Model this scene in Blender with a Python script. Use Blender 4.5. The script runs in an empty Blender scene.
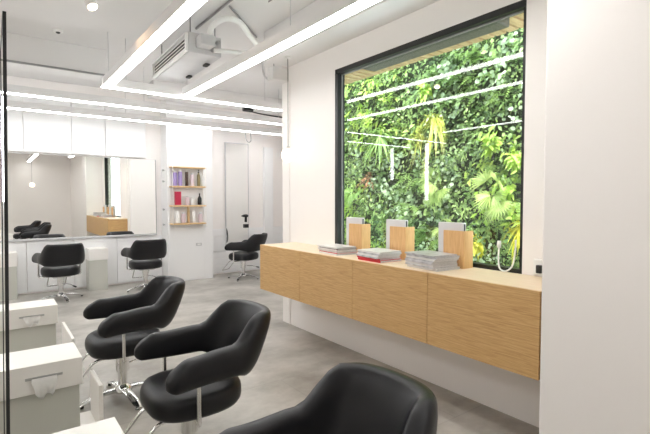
import bpy, bmesh, math, random
import numpy as np
from mathutils import Vector, Matrix

random.seed(7)
rng = np.random.default_rng(11)
S = bpy.context.scene
COL = S.collection
PI = math.pi

# ------------------------------------------------------------------ materials
def srgb(r, g, b):
    f = lambda c: (c / 255 / 12.92) if c / 255 <= 0.04045 else ((c / 255 + 0.055) / 1.055) ** 2.4
    return (f(r), f(g), f(b), 1.0)

def nodes_of(name):
    m = bpy.data.materials.new(name)
    m.use_nodes = True
    nt = m.node_tree
    return m, nt, nt.nodes['Principled BSDF']

def plain(name, col, rough=0.5, metal=0.0, spec=0.5, var=0.04, scale=6.0, bump=0.0, bscale=120.0, coat=0.0):
    m, nt, b = nodes_of(name)
    tc = nt.nodes.new('ShaderNodeTexCoord')
    n = nt.nodes.new('ShaderNodeTexNoise'); n.inputs['Scale'].default_value = scale; n.inputs['Detail'].default_value = 4
    nt.links.new(tc.outputs['Object'], n.inputs['Vector'])
    r = nt.nodes.new('ShaderNodeValToRGB')
    c = col
    r.color_ramp.elements[0].position = 0.3; r.color_ramp.elements[1].position = 0.7
    r.color_ramp.elements[0].color = (c[0] * (1 - var), c[1] * (1 - var), c[2] * (1 - var), 1)
    r.color_ramp.elements[1].color = (min(1, c[0] * (1 + var)), min(1, c[1] * (1 + var)), min(1, c[2] * (1 + var)), 1)
    nt.links.new(n.outputs['Fac'], r.inputs['Fac'])
    nt.links.new(r.outputs['Color'], b.inputs['Base Color'])
    b.inputs['Roughness'].default_value = rough
    b.inputs['Metallic'].default_value = metal
    b.inputs['Specular IOR Level'].default_value = spec
    b.inputs['Coat Weight'].default_value = coat
    if bump > 0:
        n2 = nt.nodes.new('ShaderNodeTexNoise'); n2.inputs['Scale'].default_value = bscale; n2.inputs['Detail'].default_value = 3
        nt.links.new(tc.outputs['Object'], n2.inputs['Vector'])
        bp = nt.nodes.new('ShaderNodeBump'); bp.inputs['Strength'].default_value = bump; bp.inputs['Distance'].default_value = 0.002
        nt.links.new(n2.outputs['Fac'], bp.inputs['Height'])
        nt.links.new(bp.outputs['Normal'], b.inputs['Normal'])
    return m

def emit(name, col, strength):
    m, nt, b = nodes_of(name)
    b.inputs['Base Color'].default_value = col
    b.inputs['Emission Color'].default_value = col
    b.inputs['Emission Strength'].default_value = strength
    return m

def wood(name, dark, mid, light, scale=(1.5, 1.5, 28)):
    m, nt, b = nodes_of(name)
    tc = nt.nodes.new('ShaderNodeTexCoord')
    mp = nt.nodes.new('ShaderNodeMapping'); mp.inputs['Scale'].default_value = scale
    nt.links.new(tc.outputs['Object'], mp.inputs['Vector'])
    n1 = nt.nodes.new('ShaderNodeTexNoise'); n1.inputs['Scale'].default_value = 6.2; n1.inputs['Detail'].default_value = 7; n1.inputs['Roughness'].default_value = 0.62; n1.inputs['Distortion'].default_value = 0.7
    nt.links.new(mp.outputs['Vector'], n1.inputs['Vector'])
    r = nt.nodes.new('ShaderNodeValToRGB'); e = r.color_ramp.elements
    e[0].position = 0.28; e[0].color = dark
    e[1].position = 0.72; e[1].color = light
    k = e.new(0.5); k.color = mid
    nt.links.new(n1.outputs['Fac'], r.inputs['Fac'])
    nt.links.new(r.outputs['Color'], b.inputs['Base Color'])
    b.inputs['Roughness'].default_value = 0.45
    bp = nt.nodes.new('ShaderNodeBump'); bp.inputs['Strength'].default_value = 0.08; bp.inputs['Distance'].default_value = 0.002
    nt.links.new(n1.outputs['Fac'], bp.inputs['Height']); nt.links.new(bp.outputs['Normal'], b.inputs['Normal'])
    return m

def floor_mat():
    m, nt, b = nodes_of('concrete tile floor')
    tc = nt.nodes.new('ShaderNodeTexCoord')
    n1 = nt.nodes.new('ShaderNodeTexNoise'); n1.inputs['Scale'].default_value = 1.6; n1.inputs['Detail'].default_value = 9; n1.inputs['Roughness'].default_value = 0.62
    mp = nt.nodes.new('ShaderNodeMapping'); mp.inputs['Scale'].default_value = (1.0, 1.2, 1)
    nt.links.new(tc.outputs['Object'], mp.inputs['Vector']); nt.links.new(mp.outputs['Vector'], n1.inputs['Vector'])
    r = nt.nodes.new('ShaderNodeValToRGB'); e = r.color_ramp.elements
    e[0].position = 0.3; e[0].color = srgb(136, 131, 123)
    e[1].position = 0.72; e[1].color = srgb(204, 199, 192)
    k = e.new(0.5); k.color = srgb(172, 168, 161)
    nt.links.new(n1.outputs['Fac'], r.inputs['Fac'])
    br = nt.nodes.new('ShaderNodeTexBrick')
    br.inputs['Scale'].default_value = 1.0; br.inputs['Mortar Size'].default_value = 0.0035
    br.inputs['Brick Width'].default_value = 1.2; br.inputs['Row Height'].default_value = 0.6
    br.inputs['Color1'].default_value = (1, 1, 1, 1); br.inputs['Color2'].default_value = (0.95, 0.95, 0.945, 1); br.inputs['Mortar'].default_value = (0.84, 0.835, 0.83, 1)
    nt.links.new(tc.outputs['Object'], br.inputs['Vector'])
    mx = nt.nodes.new('ShaderNodeMix'); mx.data_type = 'RGBA'; mx.blend_type = 'MULTIPLY'; mx.inputs['Factor'].default_value = 1.0
    nt.links.new(r.outputs['Color'], mx.inputs[6]); nt.links.new(br.outputs['Color'], mx.inputs[7])
    nt.links.new(mx.outputs[2], b.inputs['Base Color'])
    b.inputs['Roughness'].default_value = 0.38
    return m

def glass_mat():
    m = bpy.data.materials.new('window glass'); m.use_nodes = True
    nt = m.node_tree; nt.nodes.clear()
    out = nt.nodes.new('ShaderNodeOutputMaterial')
    t = nt.nodes.new('ShaderNodeBsdfTransparent'); t.inputs['Color'].default_value = (0.93, 0.97, 0.95, 1)
    g = nt.nodes.new('ShaderNodeBsdfGlossy'); g.inputs['Roughness'].default_value = 0.0
    ge = nt.nodes.new('ShaderNodeNewGeometry')
    dt = nt.nodes.new('ShaderNodeVectorMath'); dt.operation = 'DOT_PRODUCT'
    nt.links.new(ge.outputs['Normal'], dt.inputs[0]); nt.links.new(ge.outputs['Incoming'], dt.inputs[1])
    def mth(op, a, b):
        n = nt.nodes.new('ShaderNodeMath'); n.operation = op; n.use_clamp = (op == 'SUBTRACT')
        for i, q in enumerate((a, b)):
            if isinstance(q, (int, float)): n.inputs[i].default_value = q
            elif q is not None: nt.links.new(q, n.inputs[i])
        return n.outputs[0]
    ab = mth('ABSOLUTE', dt.outputs['Value'], None)
    f5 = mth('POWER', mth('SUBTRACT', 1.0, ab), 5.0)          # Schlick reflectance, both faces alike
    fr = mth('ADD', mth('MULTIPLY', f5, 0.962), 0.038)
    mx = nt.nodes.new('ShaderNodeMixShader')
    nt.links.new(fr, mx.inputs['Fac']); nt.links.new(t.outputs['BSDF'], mx.inputs[1]); nt.links.new(g.outputs['BSDF'], mx.inputs[2])
    nt.links.new(mx.outputs['Shader'], out.inputs['Surface'])
    return m

def leaf_mat(name, dark, light, trans=0.35):
    m = bpy.data.materials.new(name); m.use_nodes = True
    nt = m.node_tree; nt.nodes.clear()
    out = nt.nodes.new('ShaderNodeOutputMaterial')
    at = nt.nodes.new('ShaderNodeAttribute'); at.attribute_name = 'leaf_tone'
    r = nt.nodes.new('ShaderNodeValToRGB'); r.color_ramp.elements[0].color = dark; r.color_ramp.elements[1].color = light
    nt.links.new(at.outputs['Fac'], r.inputs['Fac'])
    b = nt.nodes.new('ShaderNodeBsdfPrincipled'); b.inputs['Roughness'].default_value = 0.42
    tr = nt.nodes.new('ShaderNodeBsdfTranslucent')
    nt.links.new(r.outputs['Color'], b.inputs['Base Color']); nt.links.new(r.outputs['Color'], tr.inputs['Color'])
    mx = nt.nodes.new('ShaderNodeMixShader'); mx.inputs['Fac'].default_value = trans
    nt.links.new(b.outputs['BSDF'], mx.inputs[1]); nt.links.new(tr.outputs['BSDF'], mx.inputs[2])
    nt.links.new(mx.outputs['Shader'], out.inputs['Surface'])
    return m

M = {}
M['wall'] = plain('white wall paint', srgb(243, 239, 236), 0.6, var=0.006, scale=1.5)
M['wallpanel'] = plain('white lacquered panel', srgb(240, 240, 240), 0.35, var=0.006, scale=1.5)
M['ceil'] = plain('ceiling paint', srgb(228, 227, 226), 0.7, var=0.01, scale=2)
M['cream'] = plain('cream white laminate', srgb(243, 240, 235), 0.3, var=0.006)
M['greige_shaded'] = plain('shaded grey green laminate', srgb(205, 205, 196), 0.4, var=0.01)  # pedestal grey has the shade below the storage box mixed in
M['floor'] = floor_mat()
M['oak'] = wood('oak veneer', srgb(178, 136, 84), srgb(203, 163, 108), srgb(219, 184, 132), (1.2, 1.0, 24))
M['oaktop_lit'] = wood('oak worktop with painted daylight', srgb(222, 198, 168), srgb(233, 212, 184), srgb(240, 223, 199), (26, 1.2, 2))  # lighter than the cabinet oak; window light is put into the colour
M['oakv'] = wood('oak holder veneer', srgb(198, 150, 94), srgb(217, 172, 116), srgb(230, 190, 138), (26, 26, 1.2))
M['oakx'] = wood('oak shelf', srgb(200, 165, 115), srgb(218, 186, 138), srgb(230, 203, 160), (1.2, 24, 24))
M['deck'] = wood('soffit timber', srgb(150, 118, 84), srgb(184, 152, 112), srgb(206, 178, 140), (1.2, 22, 6))
M['leather'] = plain('black leather', (0.007, 0.007, 0.009, 1), 0.40, spec=0.38, var=0.15, bump=0.12, bscale=260)
M['chrome'] = plain('polished chrome', (0.78, 0.78, 0.78, 1), 0.14, metal=1.0, var=0.02)
M['steel'] = plain('brushed steel', (0.55, 0.55, 0.55, 1), 0.32, metal=1.0, var=0.05)
M['black'] = plain('black metal', (0.012, 0.012, 0.013, 1), 0.4, var=0.1)
M['rubber'] = plain('black rubber', (0.02, 0.02, 0.02, 1), 0.7, var=0.1)
M['dark'] = plain('dark recess', (0.06, 0.06, 0.06, 1), 0.8, var=0.1)
M['grey'] = plain('grey painted metal', srgb(150, 150, 150), 0.5, var=0.05)
M['lightgrey'] = plain('light grey metal', srgb(205, 205, 206), 0.45, var=0.03)
M['white'] = plain('white plastic', srgb(240, 240, 238), 0.4, var=0.01)
M['taupe'] = plain('taupe painted steel', srgb(78, 73, 65), 0.6, var=0.05)
M['mirror'] = plain('mirror silvering', (0.93, 0.94, 0.93, 1), 0.0, metal=1.0, var=0.0)
M['glass'] = glass_mat()
M['led'] = emit('led diffuser', (1.0, 0.985, 0.965, 1), 9.5)
M['led_slim'] = emit('slim led diffuser', (0.985, 0.99, 1.0, 1), 12.0)
M['tube'] = emit('vertical led tube', (0.95, 0.98, 1.0, 1), 9.0)
M['globe'] = emit('opal globe', (1.0, 0.80, 0.60, 1), 1.9)
M['spot'] = emit('spot lens', (1.0, 0.82, 0.62, 1), 6.0)
M['tissue'] = plain('white tissue paper', srgb(250, 249, 247), 0.8, var=0.01)
M['paper'] = plain('magazine page edges', srgb(205, 203, 205), 0.7, var=0.1, scale=90)
M['cover1'] = plain('pale grey cover', srgb(184, 183, 187), 0.3, var=0.25, scale=22)
M['cover2'] = plain('white cover', srgb(228, 226, 224), 0.3, var=0.06, scale=12)
M['cover3'] = plain('dark maroon cover', srgb(92, 52, 60), 0.3, var=0.2, scale=12)
M['cover4'] = plain('blue grey cover', srgb(120, 134, 160), 0.3, var=0.2, scale=14)
M['red'] = plain('red cover', srgb(205, 40, 52), 0.35, var=0.08)
M['green'] = plain('green cover', srgb(150, 175, 130), 0.35, var=0.08)
M['aluminium'] = plain('white aluminium', srgb(214, 212, 214), 0.35, var=0.03)
M['purple'] = plain('lilac bottle', srgb(168, 150, 205), 0.3, var=0.05)
M['brown'] = plain('dark brown bottle', srgb(74, 52, 44), 0.3, var=0.1)
M['olive'] = plain('olive bottle', srgb(140, 128, 88), 0.3, var=0.1)
M['crimson'] = plain('crimson box', srgb(190, 30, 70), 0.35, var=0.06)
M['pink'] = plain('pale pink bottle', srgb(226, 208, 214), 0.3, var=0.03)
M['stem'] = plain('plant stem', srgb(96, 104, 52), 0.6, var=0.15)
M['soil'] = plain('planting felt', srgb(52, 60, 40), 0.95, var=0.3, scale=14)
M['l_dark'] = leaf_mat('dark green leaf', srgb(76, 104, 62), srgb(150, 176, 112))
M['l_mid'] = leaf_mat('mid green leaf', srgb(116, 146, 80), srgb(188, 208, 136))
M['l_lime'] = leaf_mat('lime leaf', srgb(160, 196, 74), srgb(218, 234, 128), 0.4)
M['l_grey'] = leaf_mat('silver green leaf', srgb(140, 164, 126), srgb(214, 226, 198))
M['l_fern'] = leaf_mat('fern leaf', srgb(112, 148, 76), srgb(180, 206, 124))
M['l_palm'] = leaf_mat('palm leaf', srgb(120, 156, 72), srgb(202, 214, 136), 0.3)
M['l_gold'] = leaf_mat('golden grass leaf', srgb(176, 182, 70), srgb(226, 222, 128), 0.35)
M['l_yel'] = leaf_mat('yellow leaf', srgb(214, 206, 50), srgb(246, 236, 110), 0.35)
M['l_red'] = leaf_mat('coppery leaf', srgb(150, 100, 70), srgb(214, 160, 120), 0.3)

# ------------------------------------------------------------------ mesh helpers
def link(o, parent=None):
    COL.objects.link(o)
    if parent is not None:
        o.parent = parent
    return o

def obj(name, bm, mat, parent=None, smooth=False, loc=None, auto=None):
    bmesh.ops.recalc_face_normals(bm, faces=bm.faces[:])
    me = bpy.data.meshes.new(name)
    bm.to_mesh(me); bm.free()
    if smooth or auto:
        me.polygons.foreach_set('use_smooth', [True] * len(me.polygons))
        if auto:
            me.set_sharp_from_angle(angle=math.radians(auto))
    me.materials.append(mat)
    o = bpy.data.objects.new(name, me)
    link(o, parent)
    if loc is not None:
        o.location = loc
    return o

def tag(o, label=None, cat=None, group=None, kind=None):
    if label: o['label'] = label
    if cat: o['category'] = cat
    if group: o['group'] = group
    if kind: o['kind'] = kind
    return o

def thing(name, label, cat, loc=(0, 0, 0), rz=0.0, group=None):
    o = bpy.data.objects.new(name, None)
    o.empty_display_size = 0.1
    link(o); o.location = loc; o.rotation_euler = (0, 0, rz)
    return tag(o, label, cat, group)

def struct(name, bm, mat, parent=None, **k):
    o = obj(name, bm, mat, parent, **k)
    if parent is None: o['kind'] = 'structure'
    return o

def copy_tree(o, parent=None):
    c = o.copy(); link(c, parent)
    for ch in list(o.children):
        copy_tree(ch, c)
    return c

def new(): return bmesh.new()

def box(bm, a, b, bev=0.0, seg=2, rot=None, piv=None):
    x0, y0, z0 = a; x1, y1, z1 = b
    co = [(x0, y0, z0), (x1, y0, z0), (x1, y1, z0), (x0, y1, z0), (x0, y0, z1), (x1, y0, z1), (x1, y1, z1), (x0, y1, z1)]
    v = [bm.verts.new(c) for c in co]
    fs = [bm.faces.new([v[i] for i in q]) for q in ((3, 2, 1, 0), (4, 5, 6, 7), (0, 1, 5, 4), (1, 2, 6, 5), (2, 3, 7, 6), (3, 0, 4, 7))]
    geo = v
    if bev > 0:
        es = list({e for f in fs for e in f.edges})
        r = bmesh.ops.bevel(bm, geom=es, offset=bev, segments=seg, affect='EDGES', profile=0.5)
        geo = list({w for f in r['faces'] for w in f.verts} | {w for w in v if w.is_valid})
        seen = set(geo); st = list(geo)
        while st:
            w = st.pop()
            for e in w.link_edges:
                u = e.other_vert(w)
                if u not in seen: seen.add(u); st.append(u)
        geo = list(seen)
    if rot is not None:
        bmesh.ops.rotate(bm, verts=geo, cent=piv or (0, 0, 0), matrix=rot)
    return geo

def bx(a, b, bev=0.0, seg=2):
    bm = new(); box(bm, a, b, bev, seg); return bm

def tube(bm, pts, r, n=10, cap=True, rr=None):
    P = [Vector(p) for p in pts]
    rings = []
    up = None
    for i, p in enumerate(P):
        t = (P[min(i + 1, len(P) - 1)] - P[max(i - 1, 0)]).normalized()
        if up is None:
            up = Vector((0, 0, 1)) if abs(t.z) < 0.9 else Vector((1, 0, 0))
        a = t.cross(up)
        if a.length < 1e-4: a = t.cross(Vector((0, 1, 0)))
        a.normalize(); b = a.cross(t).normalized(); up = b
        q = rr[i] if rr else r
        rings.append([bm.verts.new(p + (a * math.cos(2 * PI * k / n) + b * math.sin(2 * PI * k / n)) * q) for k in range(n)])
    loft(bm, rings, cap)

def loft(bm, rings, cap=True, closed=True):
    n = len(rings[0])
    for r0, r1 in zip(rings, rings[1:]):
        for k in range(n if closed else n - 1):
            bm.faces.new((r0[k], r0[(k + 1) % n], r1[(k + 1) % n], r1[k]))
    if cap:
        bm.faces.new(rings[0][::-1]); bm.faces.new(rings[-1])

def lathe(bm, prof, n=24, cen=(0, 0), cap=True):
    rings = [[bm.verts.new((cen[0] + r * math.cos(2 * PI * k / n), cen[1] + r * math.sin(2 * PI * k / n), z)) for k in range(n)] for r, z in prof]
    loft(bm, rings, cap)

def bezier(pts, n=24):
    """Catmull-Rom through the points"""
    P = [Vector(p) for p in pts]
    P = [P[0] * 2 - P[1]] + P + [P[-1] * 2 - P[-2]]
    out = []
    for i in range(1, len(P) - 2):
        for k in range(n):
            t = k / n
            a, b, c, d = P[i - 1], P[i], P[i + 1], P[i + 2]
            out.append(0.5 * ((2 * b) + (c - a) * t + (2 * a - 5 * b + 4 * c - d) * t * t + (3 * b - a - 3 * c + d) * t ** 3))
    out.append(P[-2])
    return out

# ------------------------------------------------------------------ room dimensions (metres, camera looks into +Y / +X)
WX = 2.704       # window wall
BY = 8.0         # back wall
ZC = 3.2         # slab
LX = -2.6        # left wall
RY = -1.9        # wall behind the viewer
FX = 5.2         # end of the side bay

def prism(pts, z0, z1):
    bm = new()
    lo = [bm.verts.new((x, y, z0)) for x, y in pts]; hi = [bm.verts.new((x, y, z1)) for x, y in pts]
    loft(bm, [lo, hi], True)
    return bm
struct('floor', prism([(LX - .2, RY - .2), (WX + .26, RY - .2), (WX + .26, 4.47), (5.38, 8.2), (LX - .2, 8.2)], -.12, 0), M['floor'])
struct('ceiling', bx((LX - .2, RY - .2, ZC), (3.45, BY + .2, ZC + .2)), M['ceil'])
struct('ceiling_bay', prism([(3.451, 5.0), (5.3, 7.95), (5.3, 8.2), (3.451, 8.2)], ZC, ZC + .2), M['ceil'])
struct('wall_back', bx((LX - .2, BY, 0), (5.4, BY + .2, ZC)), M['wall'])
struct('wall_left', bx((LX - .2, RY, 0), (LX, BY, ZC)), M['wall'])
struct('wall_rear', bx((LX - .2, RY - .2, 0), (WX + .26, RY, ZC)), M['wall'])
struct('wall_bay', prism([(WX + .02, 4.4505), (WX + .26, 4.4505), (5.40, 8.2), (5.12, 8.2)], 0, ZC), M['wall'])
# window wall in one mesh with a hole
W0, W1, WZ0, WZ1 = 1.535, 3.47, 0.93, 2.665
bm = new()
box(bm, (WX, 1.180, 0), (WX + .085, W0, ZC)); box(bm, (WX, W1, 0), (WX + .085, 4.45, ZC))
box(bm, (WX, W0, 0), (WX + .085, W1, WZ0)); box(bm, (WX, W0, WZ1), (WX + .085, W1, ZC))
struct('wall_window', bm, M['wall'])
# wall projection, flush with the cabinet fronts, that closes the run of cabinets
struct('wall_partition', bx((2.262, RY, 0), (WX + .255, 1.180, ZC), 0.012, 3), M['wall'])
# back-wall column with the product shelf, with two shallow front panels
bm = new()
box(bm, (2.40, 7.665, 0), (3.20, BY, ZC))
struct('column_back', bm, M['wallpanel'])
bm = new(); box(bm, (2.42, 7.652, 0.02), (3.01, 7.665, 2.56), 0.003, 1)
struct('trim_1', bm, M['wallpanel'])
bm = new(); box(bm, (4.40, 7.93, 0), (4.60, BY, 2.45), 0.004, 1)
struct('trim_2', bm, M['wallpanel'])
# fascia panels above the mirror
bm = new()
for a, b in ((-0.6, 0.414), (0.42, 1.035), (1.041, 1.513), (1.519, 2.14)):
    box(bm, (a, 7.955, 2.115), (b, BY, 3.0), 0.002, 1)
struct('trim_3', bm, M['wallpanel'])
# lower panels under the mirror
bm = new()
for a, b in ((-0.6, 0.414), (0.42, 1.035), (1.041, 1.66), (1.666, 2.39)):
    box(bm, (a, 7.975, 0.03), (b, BY, 0.79), 0.002, 1)
struct('trim_4', bm, M['wallpanel'])
# shiplap boards on the wall in the corner
bm = new()
for k in range(6):
    box(bm, (3.205, 7.985, 0.02 + k * 0.14), (5.10, BY, 0.155 + k * 0.14), 0.003, 1)
struct('trim_5', bm, M['wallpanel'])
# bulkhead and beam boxes under the slab
struct('ceiling_bulkhead', bx((LX, 5.94, 2.885), (1.16, 6.20, ZC), 0.004, 1), M['ceil'])
struct('ceiling_soffit', bx((2.39, 1.181, 2.885), (WX, 4.30, ZC), 0.004, 1), M['ceil'])
struct('ceiling_beam', bx((2.0, 6.98, 2.98), (4.55, 7.3, ZC), 0.004, 1), M['ceil'])
struct('trim_6', bx((WX - .012, 4.285, 0), (WX, 4.297, 2.72), 0.002, 1), M['wall'])

# ------------------------------------------------------------------ window
win = bpy.data.objects.new('window_1', None); link(win); win.location = (WX, (W0 + W1) / 2, WZ0); win['kind'] = 'structure'
cy = (W0 + W1) / 2; hw = (W1 - W0) / 2; hh = WZ1 - WZ0
bm = new(); fw = 0.042
box(bm, (0.004, -hw, 0), (0.085, -hw + 0.02, hh)); box(bm, (0.0, hw - fw, 0), (0.085, hw, hh))
box(bm, (0.0, -hw, hh - 0.045), (0.085, hw, hh)); box(bm, (0.02, -hw, 0), (0.085, hw, 0.038))
obj('window_frame', bm, M['black'], win)
bm = new()
box(bm, (0.045, hw - fw - .012, 0.038), (0.054, hw - fw, hh - 0.045)); box(bm, (0.045, -hw + .02, hh - 0.055), (0.054, hw - fw - .012, hh - .045))
obj('glazing_bead', bm, M['grey'], win)
obj('pane', bx((0.055, -hw + 0.01, 0.02), (0.061, hw - 0.03, hh - 0.04)), M['glass'], win)

# ------------------------------------------------------------------ outdoors: soffit, gutter, planted wall
bm = new()
for k in range(30):
    y = 1.25 + k * 0.105
    box(bm, (WX + .09, y, 2.76), (3.385, y + 0.082, 2.785))
box(bm, (WX + .09, 1.2, 2.80), (3.385, 4.40, 2.83))
struct('soffit_outside', bm, M['deck'])
struct('roof_edge', bx((WX + .09, 1.2, 2.84), (3.385, 4.4, ZC)), M['taupe'])
struct('soffit_shutter', bx((WX + .09, 1.86, 2.665), (3.06, 3.30, 2.757), .012, 2), M['taupe'])
struct('wall_garden', bx((4.78, -1.0, -0.4), (4.95, 6.75, 4.6)), M['soil'])
struct('ground_outside', bx((2.97, 1.2, -0.45), (4.775, 4.3, -0.35)), M['soil'])

class Leaves:
    def __init__(s): s.v = []; s.f = []; s.t = []; s.n = 0
    def leaf(s, p, d, nrm, L, w, droop=0.25, fold=0.25, tone=0.5, shape='ovate'):
        p = np.array(p, float); d = np.array(d, float); d /= np.linalg.norm(d) + 1e-9
        nrm = np.array(nrm, float); sd = np.cross(d, nrm); k = np.linalg.norm(sd)
        if k < 1e-5: sd = np.cross(d, (0.3, 0.8, 0.5)); k = np.linalg.norm(sd)
        sd /= k; nn = np.cross(sd, d)
        if shape == 'ovate': T = ((0, .12), (.3, .95), (.62, .85), (1, .03))
        elif shape == 'blade': T = ((0, .5), (.33, .95), (.66, .7), (1, .05))
        else: T = ((0, .35), (.28, 1.0), (.7, .95), (1, .35))
        V = []
        for t, ww in T:
            c = p + d * (L * t) + np.array((0, 0, -droop * L * t * t))
            V += [c - sd * (w * ww / 2) + nn * (fold * w * ww / 2), c, c + sd * (w * ww / 2) + nn * (fold * w * ww / 2)]
        b = s.n
        for i in range(3):
            for j in range(2):
                a = b + i * 3 + j
                s.f.append((a, a + 1, a + 4, a + 3))
        s.v += V; s.t += [tone] * 12; s.n += 12
    def build(s, name, mat, parent=None):
        me = bpy.data.meshes.new(name)
        me.from_pydata([tuple(x) for x in s.v], [], s.f)
        at = me.attributes.new('leaf_tone', 'FLOAT', 'POINT'); at.data.foreach_set('value', s.t)
        me.polygons.foreach_set('use_smooth', [True] * len(me.polygons))
        me.materials.append(mat)
        return link(bpy.data.objects.new(name, me), parent)

R = random
def rdir(spread=1.0):
    """a direction out of the planted wall, which faces -X"""
    a = R.uniform(0, 2 * PI); e = R.uniform(0.15, 1.0) * spread
    v = np.array((-1.0, math.cos(a) * e * 1.6, math.sin(a) * e * 1.6))
    return v / np.linalg.norm(v)

species = {'l_dark': Leaves(), 'l_mid': Leaves(), 'l_lime': Leaves(), 'l_grey': Leaves(), 'l_fern': Leaves()}
def patch_kind(y, z):
    n = math.sin(y * 2.3 + z * 1.1) + math.sin(z * 3.1 - y * 1.7 + 1.3) + R.uniform(-1.3, 1.3)
    if n > 1.35: return 'l_lime' if R.random() < .5 else 'l_fern'
    if n > 0.45: return 'l_mid'
    if n > -0.9: return 'l_dark' if R.random() < .6 else 'l_mid'
    if n > -1.5: return 'l_grey'
    return 'l_fern'
for k in range(2300):
    y = R.uniform(1.2, 6.35); z = R.uniform(0.2, 4.3)
    kd = patch_kind(y, z); S_ = species[kd]
    cx = 4.74 - R.uniform(0, 0.22)
    tone = R.uniform(0, 1)
    def tn(q): return min(1, max(0, tone + R.uniform(-q, q)))
    if kd in ('l_dark', 'l_mid'):
        k_ = R.uniform(.7, 1.25)
        for i in range(R.randint(14, 20)):
            o = np.array((cx - R.uniform(0, .1), y + R.gauss(0, .07), z + R.gauss(0, .07)))
            L = R.uniform(.03, .064) * k_
            S_.leaf(o, rdir() + np.array((.5, 0, -.1)), (-1, R.uniform(-.6, .6), R.uniform(.1, 1.2)), L, L * R.uniform(.45, .75), .3, .25, tn(.4))
    elif kd == 'l_grey':
        for i in range(R.randint(11, 17)):
            o = np.array((cx - R.uniform(0, .1), y + R.gauss(0, .065), z + R.gauss(0, .065)))
            L = R.uniform(.03, .06)
            S_.leaf(o, rdir() + np.array((.5, 0, 0)), (-1, R.uniform(-.5, .5), R.uniform(.1, 1.0)), L, L * .9, .2, .15, tn(.35), 'round')
    elif kd == 'l_lime':
        for i in range(R.randint(9, 14)):
            o = np.array((cx - R.uniform(0, .1), y + R.gauss(0, .065), z + R.gauss(0, .065)))
            L = R.uniform(.05, .10)
            S_.leaf(o, rdir() + np.array((.3, 0, -.2)), (-1, R.uniform(-.4, .4), R.uniform(.2, 1.0)), L, L * .5, .4, .2, tn(.3))
    else:
        for i in range(R.randint(4, 6)):
            d0 = rdir(.9); Lf = R.uniform(.15, .27)
            sd = np.cross(d0, (0, 0, 1)); sd /= np.linalg.norm(sd) + 1e-6
            for q in range(7):
                t = (q + 1) / 7.5
                c = np.array((cx, y, z)) + d0 * Lf * t + np.array((0, 0, -.4 * Lf * t * t))
                for s_ in (-1, 1):
                    S_.leaf(c, sd * s_ + d0 * .5, (-.3, 0, 1), .055 * (1.05 - t) + .013, .016, .3, .1, tn(.2), 'blade')
for kd, nm in (('l_dark', 'dark_foliage'), ('l_mid', 'green_foliage'), ('l_lime', 'lime_foliage'), ('l_grey', 'silver_foliage'), ('l_fern', 'fern_foliage')):
    lab = {'l_dark': 'dark green small-leaved foliage covering the planted wall outside the window', 'l_mid': 'mid green leafy foliage covering the planted wall outside',
           'l_lime': 'lime green leaf patches scattered over the planted wall outside', 'l_grey': 'silvery round-leaved ground cover growing on the planted wall',
           'l_fern': 'feathery green fern fronds growing on the planted wall'}[kd]
    tag(species[kd].build(nm, M[kd]), lab, 'foliage', None, 'stuff')

def fan_palm(loc, label, n=6, size=1.0, mat='l_palm', spin=0.0):
    t = thing('fan_palm', label, 'palm', loc, 0, 'fan palms on the planted wall')
    for i in range(n):
        a = 2 * PI * i / n + spin + R.uniform(-.25, .25)
        rad = (R.uniform(.12, .22) if i % 3 else R.uniform(.02, .06)) * size
        hub = np.array((-.16 - R.uniform(0, .1), math.cos(a) * rad, math.sin(a) * rad))
        b2 = new(); tube(b2, [(0, 0, 0), tuple(hub * .55 + np.array((-.03, 0, .01))), tuple(hub)], .005, 6)
        st = obj('stalk', b2, M['stem'], t, True)
        Lv = Leaves()
        ax = np.array((-.5, math.cos(a) * R.uniform(.4, 1.1), math.sin(a) * .8 - .25)); ax /= np.linalg.norm(ax)
        fn = np.array((-1, R.uniform(-.4, .4), R.uniform(.1, .9))); sd = np.cross(fn, ax); sd /= np.linalg.norm(sd)
        tone = R.uniform(.2, .9)
        for q in range(13):
            th = (q - 6) / 6 * 1.35
            d = ax * math.cos(th) + sd * math.sin(th)
            Lv.leaf(hub, d, fn, R.uniform(.17, .23) * size, .026 * size, .22, .35, min(1, max(0, tone + R.uniform(-.2, .2))), 'blade')
        Lv.build('frond', M[mat], t)
    return t
fan_palm((4.62, 3.64, 1.60), 'pale green fan palm growing low at the middle of the planted wall', 7, .85)
fan_palm((4.62, 2.85, 1.45), 'large fan palm at the right of the planted wall beside the window jamb', 7, .9, 'l_palm', .4)
fan_palm((4.62, 5.25, 1.50), 'green fan palm behind the leftmost wooden menu holder', 6, .75, 'l_fern', .8)
fan_palm((4.62, 5.45, 3.25), 'fan palm high at the top left of the planted wall', 6, .8, 'l_fern', .2)
fan_palm((4.62, 3.45, 1.05), 'fan palm above the third wooden menu holder', 6, .7, 'l_palm', 1.1)

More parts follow.
